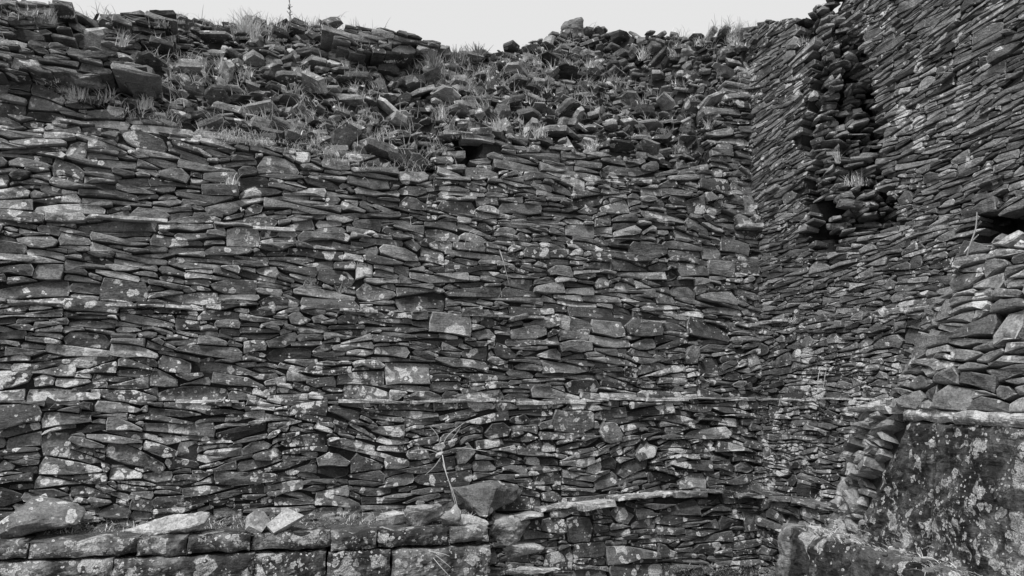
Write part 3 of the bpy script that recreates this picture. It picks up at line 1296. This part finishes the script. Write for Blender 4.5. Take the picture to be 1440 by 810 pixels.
eA, eB = on_level(0, 763, 0.68), on_level(690, 742, 0.63)
ed = Vector((eB.x - eA.x, eB.y - eA.y)).normalized()
eS = Vector((eA.x, eA.y)) - ed * 1.5
LEDL = (Vector((eB.x, eB.y)) - eS).length
AW = Wall([tuple(eS), (eB.x, eB.y)], 0.66, R(3))


def led_z(u):
    return 0.68 + (0.63 - 0.68) * (u - 1.5) / (LEDL - 1.5)


def led_u(x, y=770):
    d = ray(x, y)
    N = Vector((ed.y, -ed.x, 0))
    s = (Vector((eA.x, eA.y, EYE)) - CAM).dot(N) / d.dot(N)
    p = CAM + d * s
    return (Vector((p.x, p.y)) - eS).dot(ed)


aw = empty('dressed_block_ledge', (eS.x, eS.y, GZ))
tag(aw, 'low ledge of squared lichened blocks along the foot of the terraced wall', 'stone ledge')
top_x = [-260, -110, 38, 191, 262, 352, 464, 530, 633, 688]
for k in range(len(top_x) - 1):
    u0, u1 = led_u(top_x[k]), led_u(top_x[k + 1])
    zt = led_z((u0 + u1) / 2) + rng.uniform(-0.01, 0.012)
    put(aw, 'block', block(AW, u0 + 0.005, u1 - 0.005, zt - 0.135 - 0.02 * (k % 3 == 0), zt, rng.uniform(-0.01, 0.015), 0.3, nu=20, nv=9, amp=0.024, rnd=0.035, seed=k * 1.7), M_ASH, 0.15 + 0.6 * rng.random(), 0.9 + 0.5 * rng.random())
low_x = [-200, -50, 158, 357, 459, 549, 690]
for k in range(len(low_x) - 1):
    u0, u1 = led_u(low_x[k], 800), led_u(low_x[k + 1], 800)
    zt = led_z((u0 + u1) / 2) - 0.165
    put(aw, 'block', block(AW, u0 + 0.005, u1 - 0.005, zt - 0.38, zt, 0.02 + rng.uniform(-0.012, 0.012), 0.3, nu=24, nv=18, amp=0.026, rnd=0.04, seed=k * 2.7 + 20), M_ASH, 0.15 + 0.5 * rng.random(), 0.9 + 0.5 * rng.random())
    put(aw, 'block', block(AW, u0 + 0.1, u1 + 0.09, GZ - 0.1, zt - 0.388, 0.03, 0.3, nu=8, nv=6, amp=0.013, rnd=0.02, seed=k * 2.7 + 40), M_ASH, 0.4, 0.6)
# soil on the ledge, rising to the wall foot
g = Geo()
NX, NY = 60, 9
vs = []
for i in range(NX + 1):
    u = LEDL * i / NX
    a = AW.pt(u, led_z(u) - 0.012, -0.04)
    t = (a - Vector((A0.x, A0.y, 0))).dot(Vector((Td.x, Td.y, 0)))
    b = LW.pt(t, 0.75, -0.05)
    for j in range(NY + 1):
        f = j / NY
        p = a.lerp(b, f)
        p.z = led_z(u) - 0.015 + (0.06 * f) + 0.025 * nz(p.x, p.y, 3, 5) * min(1, f * 4)
        vs.append(p)
fs = [(i * (NY + 1) + j, (i + 1) * (NY + 1) + j, (i + 1) * (NY + 1) + j + 1, i * (NY + 1) + j + 1) for i in range(NX) for j in range(NY)]
o0 = len(vs)
for j in range(NY + 1):
    q = vs[NX * (NY + 1) + j]
    vs.append(Vector((q.x, q.y, -0.3)))
for j in range(NY):
    a = NX * (NY + 1) + j
    fs.append((a, o0 + j, o0 + j + 1, a + 1))
g.add(vs, fs)
g.build('soil_top', M_SOIL, aw)

# ------------------------------------------------------------------ single loose stones
BVH = BVHTree.FromPolygons([tuple(v) for v in BV], BF)


def cast(x, y):
    d = ray(x, y).normalized()
    h = BVH.ray_cast(CAM, d)
    return h[0]


def drop(p, up=1.0):
    h = BVH.ray_cast(Vector((p.x, p.y, p.z + up)), Vector((0, 0, -1)))
    return h[0] if h[0] else p


def chunk(a, b, c, cuts, sub, amp, m, seed):
    """An angular broken stone: the hull of a few points, subdivided and roughened."""
    import bmesh
    r2 = random.Random(seed)
    bm = bmesh.new()
    for i in range(cuts + 6):
        v = Vector((r2.gauss(0, 1), r2.gauss(0, 1), r2.gauss(0, 0.8))).normalized()
        k = 1.0 / max(abs(v.x), abs(v.y), abs(v.z)) ** 0.75 * r2.uniform(0.85, 1.0)
        bm.verts.new((v.x * k, v.y * k, v.z * k))
    bmesh.ops.convex_hull(bm, input=bm.verts)
    bmesh.ops.delete(bm, geom=[v for v in bm.verts if not v.link_faces], context='VERTS')
    lo = [min(v.co[i] for v in bm.verts) for i in range(3)]
    hi = [max(v.co[i] for v in bm.verts) for i in range(3)]
    for v in bm.verts:
        v.co = Vector([((v.co[i] - lo[i]) / (hi[i] - lo[i]) - 0.5) * (a, b, c)[i] for i in range(3)])
    bmesh.ops.bevel(bm, geom=list(bm.edges), offset=min(a, b, c) * 0.05, segments=1, affect='EDGES', profile=0.5)
    bmesh.ops.triangulate(bm, faces=bm.faces)
    for _ in range(2):
        lim = 0.035
        long_ = [e for e in bm.edges if e.calc_length() > lim]
        if long_:
            bmesh.ops.subdivide_edges(bm, edges=long_, cuts=2)
            bmesh.ops.triangulate(bm, faces=bm.faces)
    bm.normal_update()
    vs = []
    bm.verts.index_update()
    for v in bm.verts:
        q = v.co + Vector((seed, seed * 2.0, 0))
        q = Vector((q.x, q.y, q.z * 2.2))
        k = amp * (mnoise.noise(q * 5) + 0.6 * mnoise.noise(q * 12) + 0.4 * mnoise.noise(q * 30))
        vs.append(m @ (v.co + v.normal * k))
    fs = [tuple(v.index for v in f.verts) for f in bm.faces]
    bm.free()
    return vs, fs


def loose(px, py, w_px, h_px, dep, label, tone, lich, kind='slab', rot=(0, 0, 0), name='loose_stone', Y=None, seed=1, sink=0.02, lift=0.0):
    """A stone whose foot shows at pixel (px, py); its size comes from the depth of what it rests on."""
    p = cast(px, py) if Y is None else CAM + ray(px, py) * (Y / ray(px, py).y)
    d = p.y * CP + (p.z - EYE) * SP
    w, h = w_px * d / F, h_px * d / F
    m = Matrix.Translation(p + Vector((0, dep * 0.35, h * 0.5 - sink + lift))) @ Matrix.Rotation(rot[2], 4, 'Z') @ Matrix.Rotation(rot[0], 4, 'X') @ Matrix.Rotation(rot[1], 4, 'Y')
    if kind == 'slab':
        vs, fs = slab(w, dep, h, m)
    else:
        vs, fs = chunk(w, dep, h, 5, 4, 0.02, m, seed)
    g = Geo()
    g.add(vs, fs, tone, lich)
    return tag(g.build(name, M_STONE, centre=True), label, 'stone', 'loose stones on the ledge' if name == 'loose_stone' else None)


loose(34, 757, 128, 54, 0.50, 'large grey boulder at the left end of the block ledge', 0.38, 0.4, 'chunk', (0.10, -0.05, 0.1), seed=3, name='boulder')
loose(222, 752, 126, 26, 0.24, 'long pale lichen-crusted slab tilted on the block ledge', 1.1, 0.95, 'chunk', (0.35, -0.13, 0.1), seed=8)
loose(354, 754, 34, 12, 0.26, 'pale pointed stone leaning beside a flat grey one on the ledge', 1.15, 0.1, 'slab', (0.95, 0.25, 0.25), lift=0.08)
loose(394, 753, 56, 11, 0.28, 'flat pale grey stone leaning on the ledge beside the pointed one', 1.0, 0.05, 'slab', (0.9, -0.1, -0.1), lift=0.08)
loose(424, 753, 26, 8, 0.08, 'small dark chip beside the pale leaning stones on the ledge', 0.1, 0.0, 'slab', (0.0, 0.1, 0.3))
loose(552, 738, 54, 18, 0.22, 'thin flat pale slab lying on the ledge near its right end', 1.5, 0.1, 'slab', (0.1, 0, 0.1))
loose(596, 740, 56, 34, 0.20, 'squared grey stone beside the thin pale slab on the ledge', 0.8, 0.15, 'chunk', (0.1, 0, 0.05), seed=12)
loose(634, 740, 34, 32, 0.16, 'small square stone right of the larger squared one on the ledge', 0.6, 0.1, 'chunk', (0.0, 0.05, 0.1), seed=15)
loose(680, 726, 104, 46, 0.55, 'big pointed slab jutting out over a dark hollow at the wall foot', 0.32, 0.08, 'chunk', (0.2, -0.06, -0.1), seed=21, name='jutting_stone', Y=7.55)
loose(660, 762, 54, 32, 0.26, 'smooth pale rounded slab at the broken right end of the ledge', 1.25, 0.05, 'chunk', (0.5, 0.25, 0.2), seed=25)
loose(716, 768, 66, 42, 0.32, 'grey pyramid-shaped stone beyond the broken end of the ledge', 0.8, 0.1, 'chunk', (0.3, 0, 0.4), seed=29)
loose(728, 796, 74, 40, 0.30, 'pale jagged broken stone below the broken end of the ledge', 1.15, 0.05, 'chunk', (0.4, 0.25, 0.3), seed=33)
loose(745, 808, 92, 15, 0.2, 'long lichened stone lying under the pale jagged stone', 1.0, 0.7, 'chunk', (0.0, 0.03, 0.05), seed=37)
loose(806, 24 + 28, 36, 36, 0.34, 'round boulder sitting on the skyline above the rubble', 0.45, 0.15, 'chunk', (0, 0, 0.3), seed=41, name='boulder', sink=0.03)
loose(845, 52, 26, 18, 0.3, 'smaller rounded stone right of the skyline boulder', 0.35, 0.1, 'chunk', (0, 0.1, 0.3), seed=44, name='boulder', sink=0.03)
loose(664, 182, 62, 18, 0.40, 'large dark overhanging slab above the small hollow in the rubble', 0.6, 0.2, 'slab', (0.35, 0.15, 0.1), name='overhanging_slab')
loose(1070, 740 - 12, 26, 14, 0.2, 'small stone lying on the bench by the corner', 0.9, 0.4, 'slab', (0.0, 0.03, 0.05)) if False else None
loose(20, 95, 62, 24, 0.4, 'broad pale lichened block at the far left of the rubble', 1.0, 0.8, 'chunk', (0.2, 0.1, 0.1), seed=51, name='boulder')
loose(110, 112, 52, 22, 0.4, 'layered upturned slab in the rubble at upper left', 0.9, 0.1, 'chunk', (0.4, 0.25, 0.2), seed=55, name='upturned_slab')
loose(192, 118, 42, 24, 0.3, 'dark upright slab among grass in the rubble at upper left', 0.35, 0.1, 'slab', (1.1, 0.1, 0.1), name='upturned_slab')
loose(975, 192, 26, 26, 0.3, 'dark squared stone in shadow at the right of the rubble', 0.15, 0.05, 'chunk', (0.2, 0.2, 0.4), seed=61, name='boulder')
loose(1360, 372, 22, 16, 0.15, 'small pale block resting on top of the rounded rubble wall', 1.1, 0.05, 'chunk', (0, 0, 0.2), seed=64)

g = Geo()
for _ in range(260):
    x = rng.uniform(60, 740)
    q = cast(x, poly_y([(0, 748), (690, 728), (740, 790)], x) + rng.uniform(-14, 2))
    if q and -0.3 < q.z < 0.95:
        L = rng.uniform(0.03, 0.13)
        m = Matrix.Translation(q + Vector((0, 0.03, L * 0.06))) @ Matrix.Rotation(rng.uniform(0, 6.28), 4, 'Z') @ Matrix.Rotation(rng.gauss(0, 0.25), 4, 'X')
        vs, fs = slab(L, L * 0.7, L * 0.25, m)
        g.add(vs, fs, rtone() + 0.1, 0.1)
for _ in range(60):
    Y = rng.uniform(3.6, 6.1)
    q = drop(Vector((FW_X(Y) + rng.uniform(0.03, 0.3), Y, FZ)), 0.4)
    if q.z < FZ + 0.12:
        L = rng.uniform(0.02, 0.09)
        vs, fs = slab(L, L * 0.7, L * 0.35, Matrix.Translation(q + Vector((0, 0, L * 0.1))) @ Matrix.Rotation(rng.uniform(0, 6.28), 4, 'Z'))
        g.add(vs, fs, rtone() + 0.2, 0.1)
tag(g.build('stone_chips', M_STONE), 'small stone chips scattered over the block ledges', 'stone chips', kind='stuff')

# ------------------------------------------------------------------ grass and stems
def blade(g, p, h, lean, az, wdt, tone, bend=1.0, seg=4):
    side = Vector((math.cos(az + 1.57), math.sin(az + 1.57), 0))
    if abs(side.x) < 0.5:
        side = Vector((0.8, 0.6 * (1 if side.y > 0 else -1), 0))
    dirv = Vector((math.cos(az), math.sin(az), 0))
    vs = []
    for i in range(seg + 1):
        f = i / seg
        a = lean + bend * f * f
        # integrate a bending blade
        if i == 0:
            q = p.copy()
        else:
            q = q + (dirv * math.sin(a) + Vector((0, 0, math.cos(a)))) * (h / seg)
        w = wdt * (1 - 0.85 * f)
        vs += [q - side * w / 2, q + side * w / 2]
    g.add(vs, [(2 * i, 2 * i + 1, 2 * i + 3, 2 * i + 2) for i in range(seg)], tone)


def tuft(px, py, h_px, n, spread_px, label, mat=M_GRASS, name='grass_tuft', lean=0.35, bend=0.9, group='dry grass tufts', wd=0.0095):
    p = cast(px, py)
    if p is None:
        return
    d = p.y * CP + (p.z - EYE) * SP
    g = Geo()
    for _ in range(int(n * 1.7)):
        sx = rng.gauss(0, 0.5) * spread_px
        q = cast(px + sx, py + rng.uniform(-1, 2))
        if q is None or abs((q - p).length) > 0.16:
            q = p.copy()
        q = q - Vector((0, 0, 0.02))
        blade(g, q, h_px * d / F * rng.uniform(0.5, 1.15), abs(rng.gauss(0, lean)), rng.uniform(0, 6.28), wd * rng.uniform(0.7, 1.3), rng.random(), bend * rng.uniform(0.2, 1.3))
    o = g.build(name, mat, solid=False, centre=True)
    return tag(o, label, 'grass' if mat is M_GRASS else 'weed', group)


for px, py, h, n, sp, lb in (
    (345, 52, 40, 200, 34, 'tall pale dry grass clump on the upper left skyline'),
    (388, 55, 34, 110, 20, 'dry grass clump right of the tallest one on the skyline'),
    (60, 20, 16, 40, 30, 'short dry grass on the skyline at far left'),
    (95, 22, 18, 46, 9, 'dry grass above the coursed remnant at far left'),
    (172, 62, 26, 26, 6, 'thin upright grass tuft beside the coursed remnant at upper left'),
    (250, 30, 16, 60, 11, 'low grass on the skyline left of the tall clump'),
    (440, 40, 18, 50, 26, 'low grass on the skyline right of the tall clump'),
    (550, 85, 22, 36, 9, 'grass tuft under the coursed remnant on the skyline'),
    (310, 100, 28, 50, 11, 'drooping grass in the rubble at upper left'),
    (345, 112, 24, 34, 9, 'drooping grass below the tall skyline clump'),
    (105, 135, 24, 50, 14, 'arching grass beside the layered upturned slab'),
    (155, 140, 22, 44, 11, 'dry grass along the ledge below the upturned slabs'),
    (205, 150, 20, 50, 12, 'dry grass on the lichened ledge at upper left'),
    (290, 180, 16, 40, 11, 'sparse grass on the lichened ledge in the upper left'),
    (325, 258, 22, 26, 10, 'withered tuft hanging on the wall face at left'),
    (440, 195, 22, 30, 9, 'grass tuft at the lower edge of the rubble left of the hollow'),
    (620, 165, 24, 44, 8, 'grass tuft left of the overhanging slab'),
    (705, 180, 20, 60, 13, 'grass beside the overhanging slab'),
    (752, 192, 22, 70, 22, 'bright spreading grass tuft right of the hollow'),
    (835, 210, 22, 36, 14, 'grass tuft low in the rubble right of centre'),
    (742, 150, 30, 16, 8, 'tall thin blades in the middle of the rubble'),
    (830, 95, 20, 30, 12, 'grass tuft below the skyline boulder'),
    (905, 82, 22, 50, 18, 'grass tuft in the rubble right of the skyline boulder'),
    (950, 78, 20, 50, 20, 'bright grass tuft near the skyline right of centre'),
    (985, 62, 16, 40, 16, 'short grass on the skyline toward the corner'),
    (1028, 62, 20, 40, 14, 'grass on the wall top next to the corner'),
    (955, 120, 18, 26, 10, 'grass tuft in the rubble below the corner skyline'),
    (995, 178, 22, 22, 8, 'upright pale stalks in the rubble left of the corner'),
    (1205, 258, 22, 40, 22, 'dry grass hanging in the collapsed notch'),
    (1178, 226, 20, 30, 4, 'small leafy tuft in the collapsed notch'),
    (1130, 62, 18, 18, 8, 'straggling grass at the top of the notch edge'),
    (440, 398, 18, 24, 14, 'withered grass caught on the wall face left of centre'),
    (480, 408, 18, 18, 10, 'curled dry grass on the wall face'),
    (1115, 452, 12, 24, 6, 'small dry tuft on the side wall ledge by the corner'),
):
    tuft(px, py, h, n, sp, lb)
for px, py, h, n, sp, lb in (
    (640, 88, 26, 90, 24, 'low bushy weeds in the dip of the skyline'),
    (672, 82, 24, 80, 20, 'bushy weeds right of the dip in the skyline'),
    (610, 90, 24, 60, 18, 'weeds at the foot of the coursed skyline remnant'),
    (590, 95, 18, 40, 14, 'weeds left of the dip in the skyline'),
    (60, 30, 14, 40, 22, 'dark low weeds at the far left skyline'),
    (230, 36, 14, 40, 22, 'dark low weeds left of the tall skyline grass'),
):
    tuft(px, py, h, n, sp, lb, M_WEED, 'weed_tuft', 0.5, 0.5, 'low weeds on the skyline', 0.016)

# short grass scattered on ledges: nobody could count it
g = Geo()
for _ in range(2200):
    x = rng.uniform(60, 690)
    q = cast(x, poly_y([(0, 752), (690, 732)], x) + rng.uniform(-14, 2))
    if q and 0.5 < q.z < 0.95:
        blade(g, q - Vector((0, 0, 0.01)), rng.uniform(0.03, 0.10), rng.uniform(0.3, 1.3), rng.uniform(0, 6.28), 0.005, rng.random() * 0.8, 0.8, 3)
for _ in range(1500):
    f = rng.random()
    Y = 6.05 - 2.3 * f
    x = FW_X(Y) + rng.uniform(0.06, 0.36)
    q = drop(Vector((x, Y, FZ)), 0.4)
    if q.z < FZ + 0.12:
        blade(g, q - Vector((0, 0, 0.01)), rng.uniform(0.05, 0.16), rng.uniform(1.0, 1.5), rng.choice((1.75, -1.4)) + rng.gauss(0, 0.5), 0.006, rng.random() * 0.9 - 0.1, 0.6, 3)
for _ in range(900):
    x, y = rng.uniform(930, 1095), rng.uniform(794, 812)
    q = cast(x, y)
    if q and q.z < 0.0:
        blade(g, q - Vector((0, 0, 0.01)), rng.uniform(0.03, 0.08), rng.uniform(0.2, 1.2), rng.uniform(0, 6.28), 0.005, rng.random() * 0.9, 0.8, 3)
for _ in range(420):
    x = rng.uniform(740, 1150)
    q = cast(x, poly_y(BEN, x) + rng.uniform(-3, 1))
    if q:
        blade(g, q - Vector((0, 0, 0.01)), rng.uniform(0.02, 0.06), rng.uniform(0.4, 1.3), rng.uniform(0, 6.28), 0.004, rng.random() * 0.7, 0.8, 3)
for _ in range(330):
    a, f = rng.random(), rng.random() * 1.05 - 0.03
    p = slope_pt(a, f)
    if p.z < 3 or nz(p.x, p.y, p.z, 0.8) < -0.15:
        continue
    hh = rng.uniform(0.08, 0.24)
    az0 = rng.gauss(-1.6, 0.9)
    for _ in range(rng.randint(12, 40)):
        q = drop(p + Vector((rng.gauss(0, 0.09), rng.gauss(0, 0.09), 0)), 0.5)
        if q.z > 3:
            blade(g, q - Vector((0, 0, 0.01)), hh * rng.uniform(0.5, 1.2), rng.uniform(0.1, 0.9), az0 + rng.gauss(0, 0.9), 0.0095, rng.random(), rng.uniform(0.5, 1.6), 3)
for _ in range(60):
    x = rng.uniform(60, 640)
    q0 = cast(x, poly_y(BND, x) + rng.uniform(-2, 14))
    if not q0:
        continue
    for _ in range(rng.randint(8, 26)):
        q = q0 + Vector((rng.gauss(0, 0.07), 0, rng.gauss(0, 0.015)))
        blade(g, q + Vector((0, 0.02, 0)), rng.uniform(0.06, 0.2), rng.uniform(0.2, 1.2), rng.gauss(-1.6, 0.8), 0.007, rng.random(), rng.uniform(0.8, 1.8), 3)
tag(g.build('dry_grass', M_GRASS, solid=False), 'short dry grass growing on the ledges and in the rubble', 'grass', kind='stuff')


def tube(g, pts, r0, r1, tone=0.5):
    n = len(pts)
    vs, fs = [], []
    for i, p in enumerate(pts):
        d = (pts[min(i + 1, n - 1)] - pts[max(i - 1, 0)]).normalized()
        a = d.cross(Vector((0.3, 1, 0.2))).normalized()
        b = d.cross(a)
        r = r0 + (r1 - r0) * i / (n - 1)
        for k in range(4):
            c, s = math.cos(k * 1.5708), math.sin(k * 1.5708)
            vs.append(p + a * (r * c) + b * (r * s))
    for i in range(n - 1):
        for k in range(4):
            fs.append((4 * i + k, 4 * i + (k + 1) % 4, 4 * i + 4 + (k + 1) % 4, 4 * i + 4 + k))
    fs.append((3, 2, 1, 0))
    fs.append(tuple(4 * (n - 1) + k for k in range(4)))
    g.add(vs, fs, tone)


def spline(px, off):
    """A stem through pixels, lying just off the wall it hangs on."""
    hits = [cast(x, y) for x, y in px]
    hits = [h for h in hits if h]
    dist = [(h - CAM).length for h in hits]
    base = min(dist)
    out = []
    ctrl = []
    for i, (x, y) in enumerate(px):
        d = ray(x, y).normalized()
        o = off * min(1, i / 1.5) if i else 0.0
        dd = dist[0] + 0.02 if i == 0 and dist else base
        ctrl.append(CAM + d * (min(dd, base + 0.1) - o))
    for i in range(len(ctrl) - 1):
        p0, p1, p2, p3 = ctrl[max(i - 1, 0)], ctrl[i], ctrl[i + 1], ctrl[min(i + 2, len(ctrl) - 1)]
        for s in range(4):
            t = s / 4
            out.append(0.5 * ((2 * p1) + (p2 - p0) * t + (2 * p0 - 5 * p1 + 4 * p2 - p3) * t * t + (3 * p1 - p0 - 3 * p2 + p3) * t ** 3))
    out.append(ctrl[-1])
    return out


def plant(name, label, stems, r=0.006, off=0.04):
    g = Geo()
    for s in stems:
        tube(g, spline(s, off), r, r * 0.45, 0.3 + 0.6 * rng.random())
    return tag(g.build(name, M_STEM, solid=False, centre=True), label, 'dead plant')


plant('withered_plant', 'arching dead stems hanging down the wall above the ledge',
      [[(622, 640), (628, 668), (640, 700), (648, 738)], [(620, 645), (632, 680), (643, 720)], [(620, 640), (628, 615), (652, 595)], [(622, 634), (640, 612), (648, 600)],
       [(622, 634), (650, 630), (684, 635)], [(620, 638), (600, 632), (578, 634)], [(620, 632), (615, 612), (605, 600)], [(622, 640), (612, 655), (598, 668)]])
plant('dead_twig', 'thin bent twig sticking to the middle of the wall', [[(700, 345), (707, 365), (711, 380), (716, 400)]])
plant('dead_twig', 'loop of dry blades in the middle of the wall', [[(652, 352), (658, 330), (668, 322)], [(660, 355), (664, 335), (672, 326)], [(668, 350), (672, 335), (664, 325)]], 0.004)
plant('withered_plant', 'tall dead stalk beside the dark slot above the rounded wall', [[(1358, 368), (1364, 345), (1372, 322), (1374, 298)], [(1364, 345), (1356, 355)], [(1372, 322), (1380, 312)], [(1366, 340), (1376, 330)]], 0.007)
plant('withered_plant', 'curved dead stem hanging on the side wall above the bench line', [[(1153, 520), (1150, 540), (1156, 560)], [(1166, 506), (1160, 530), (1157, 556)]], 0.005)
plant('withered_plant', 'dry stems sprouting from the block ledge near its right end', [[(598, 775), (620, 778), (632, 782)], [(604, 778), (618, 795), (630, 808)], [(606, 776), (622, 788), (634, 798)]], 0.004, 0.06)
p = cast(407, 40)
if p:
    g = Geo()
    top = CAM + ray(407, -4).normalized() * (p - CAM).length
    tube(g, [p - Vector((0, 0, 0.05)), p.lerp(top, 0.5) + Vector((0.01, 0, 0)), top], 0.008, 0.004, 0.2)
    for _ in range(18):
        q = p.lerp(top, rng.uniform(0.4, 1.0))
        e = q + Vector((rng.gauss(0, 0.018), rng.gauss(0, 0.018), rng.uniform(0.0, 0.05)))
        tube(g, [q, e], 0.006, 0.004, 0.15)
    tag(g.build('seed_stalk', M_WEED, solid=False, centre=True), 'single tall seed stalk standing against the sky at upper left', 'dead plant')
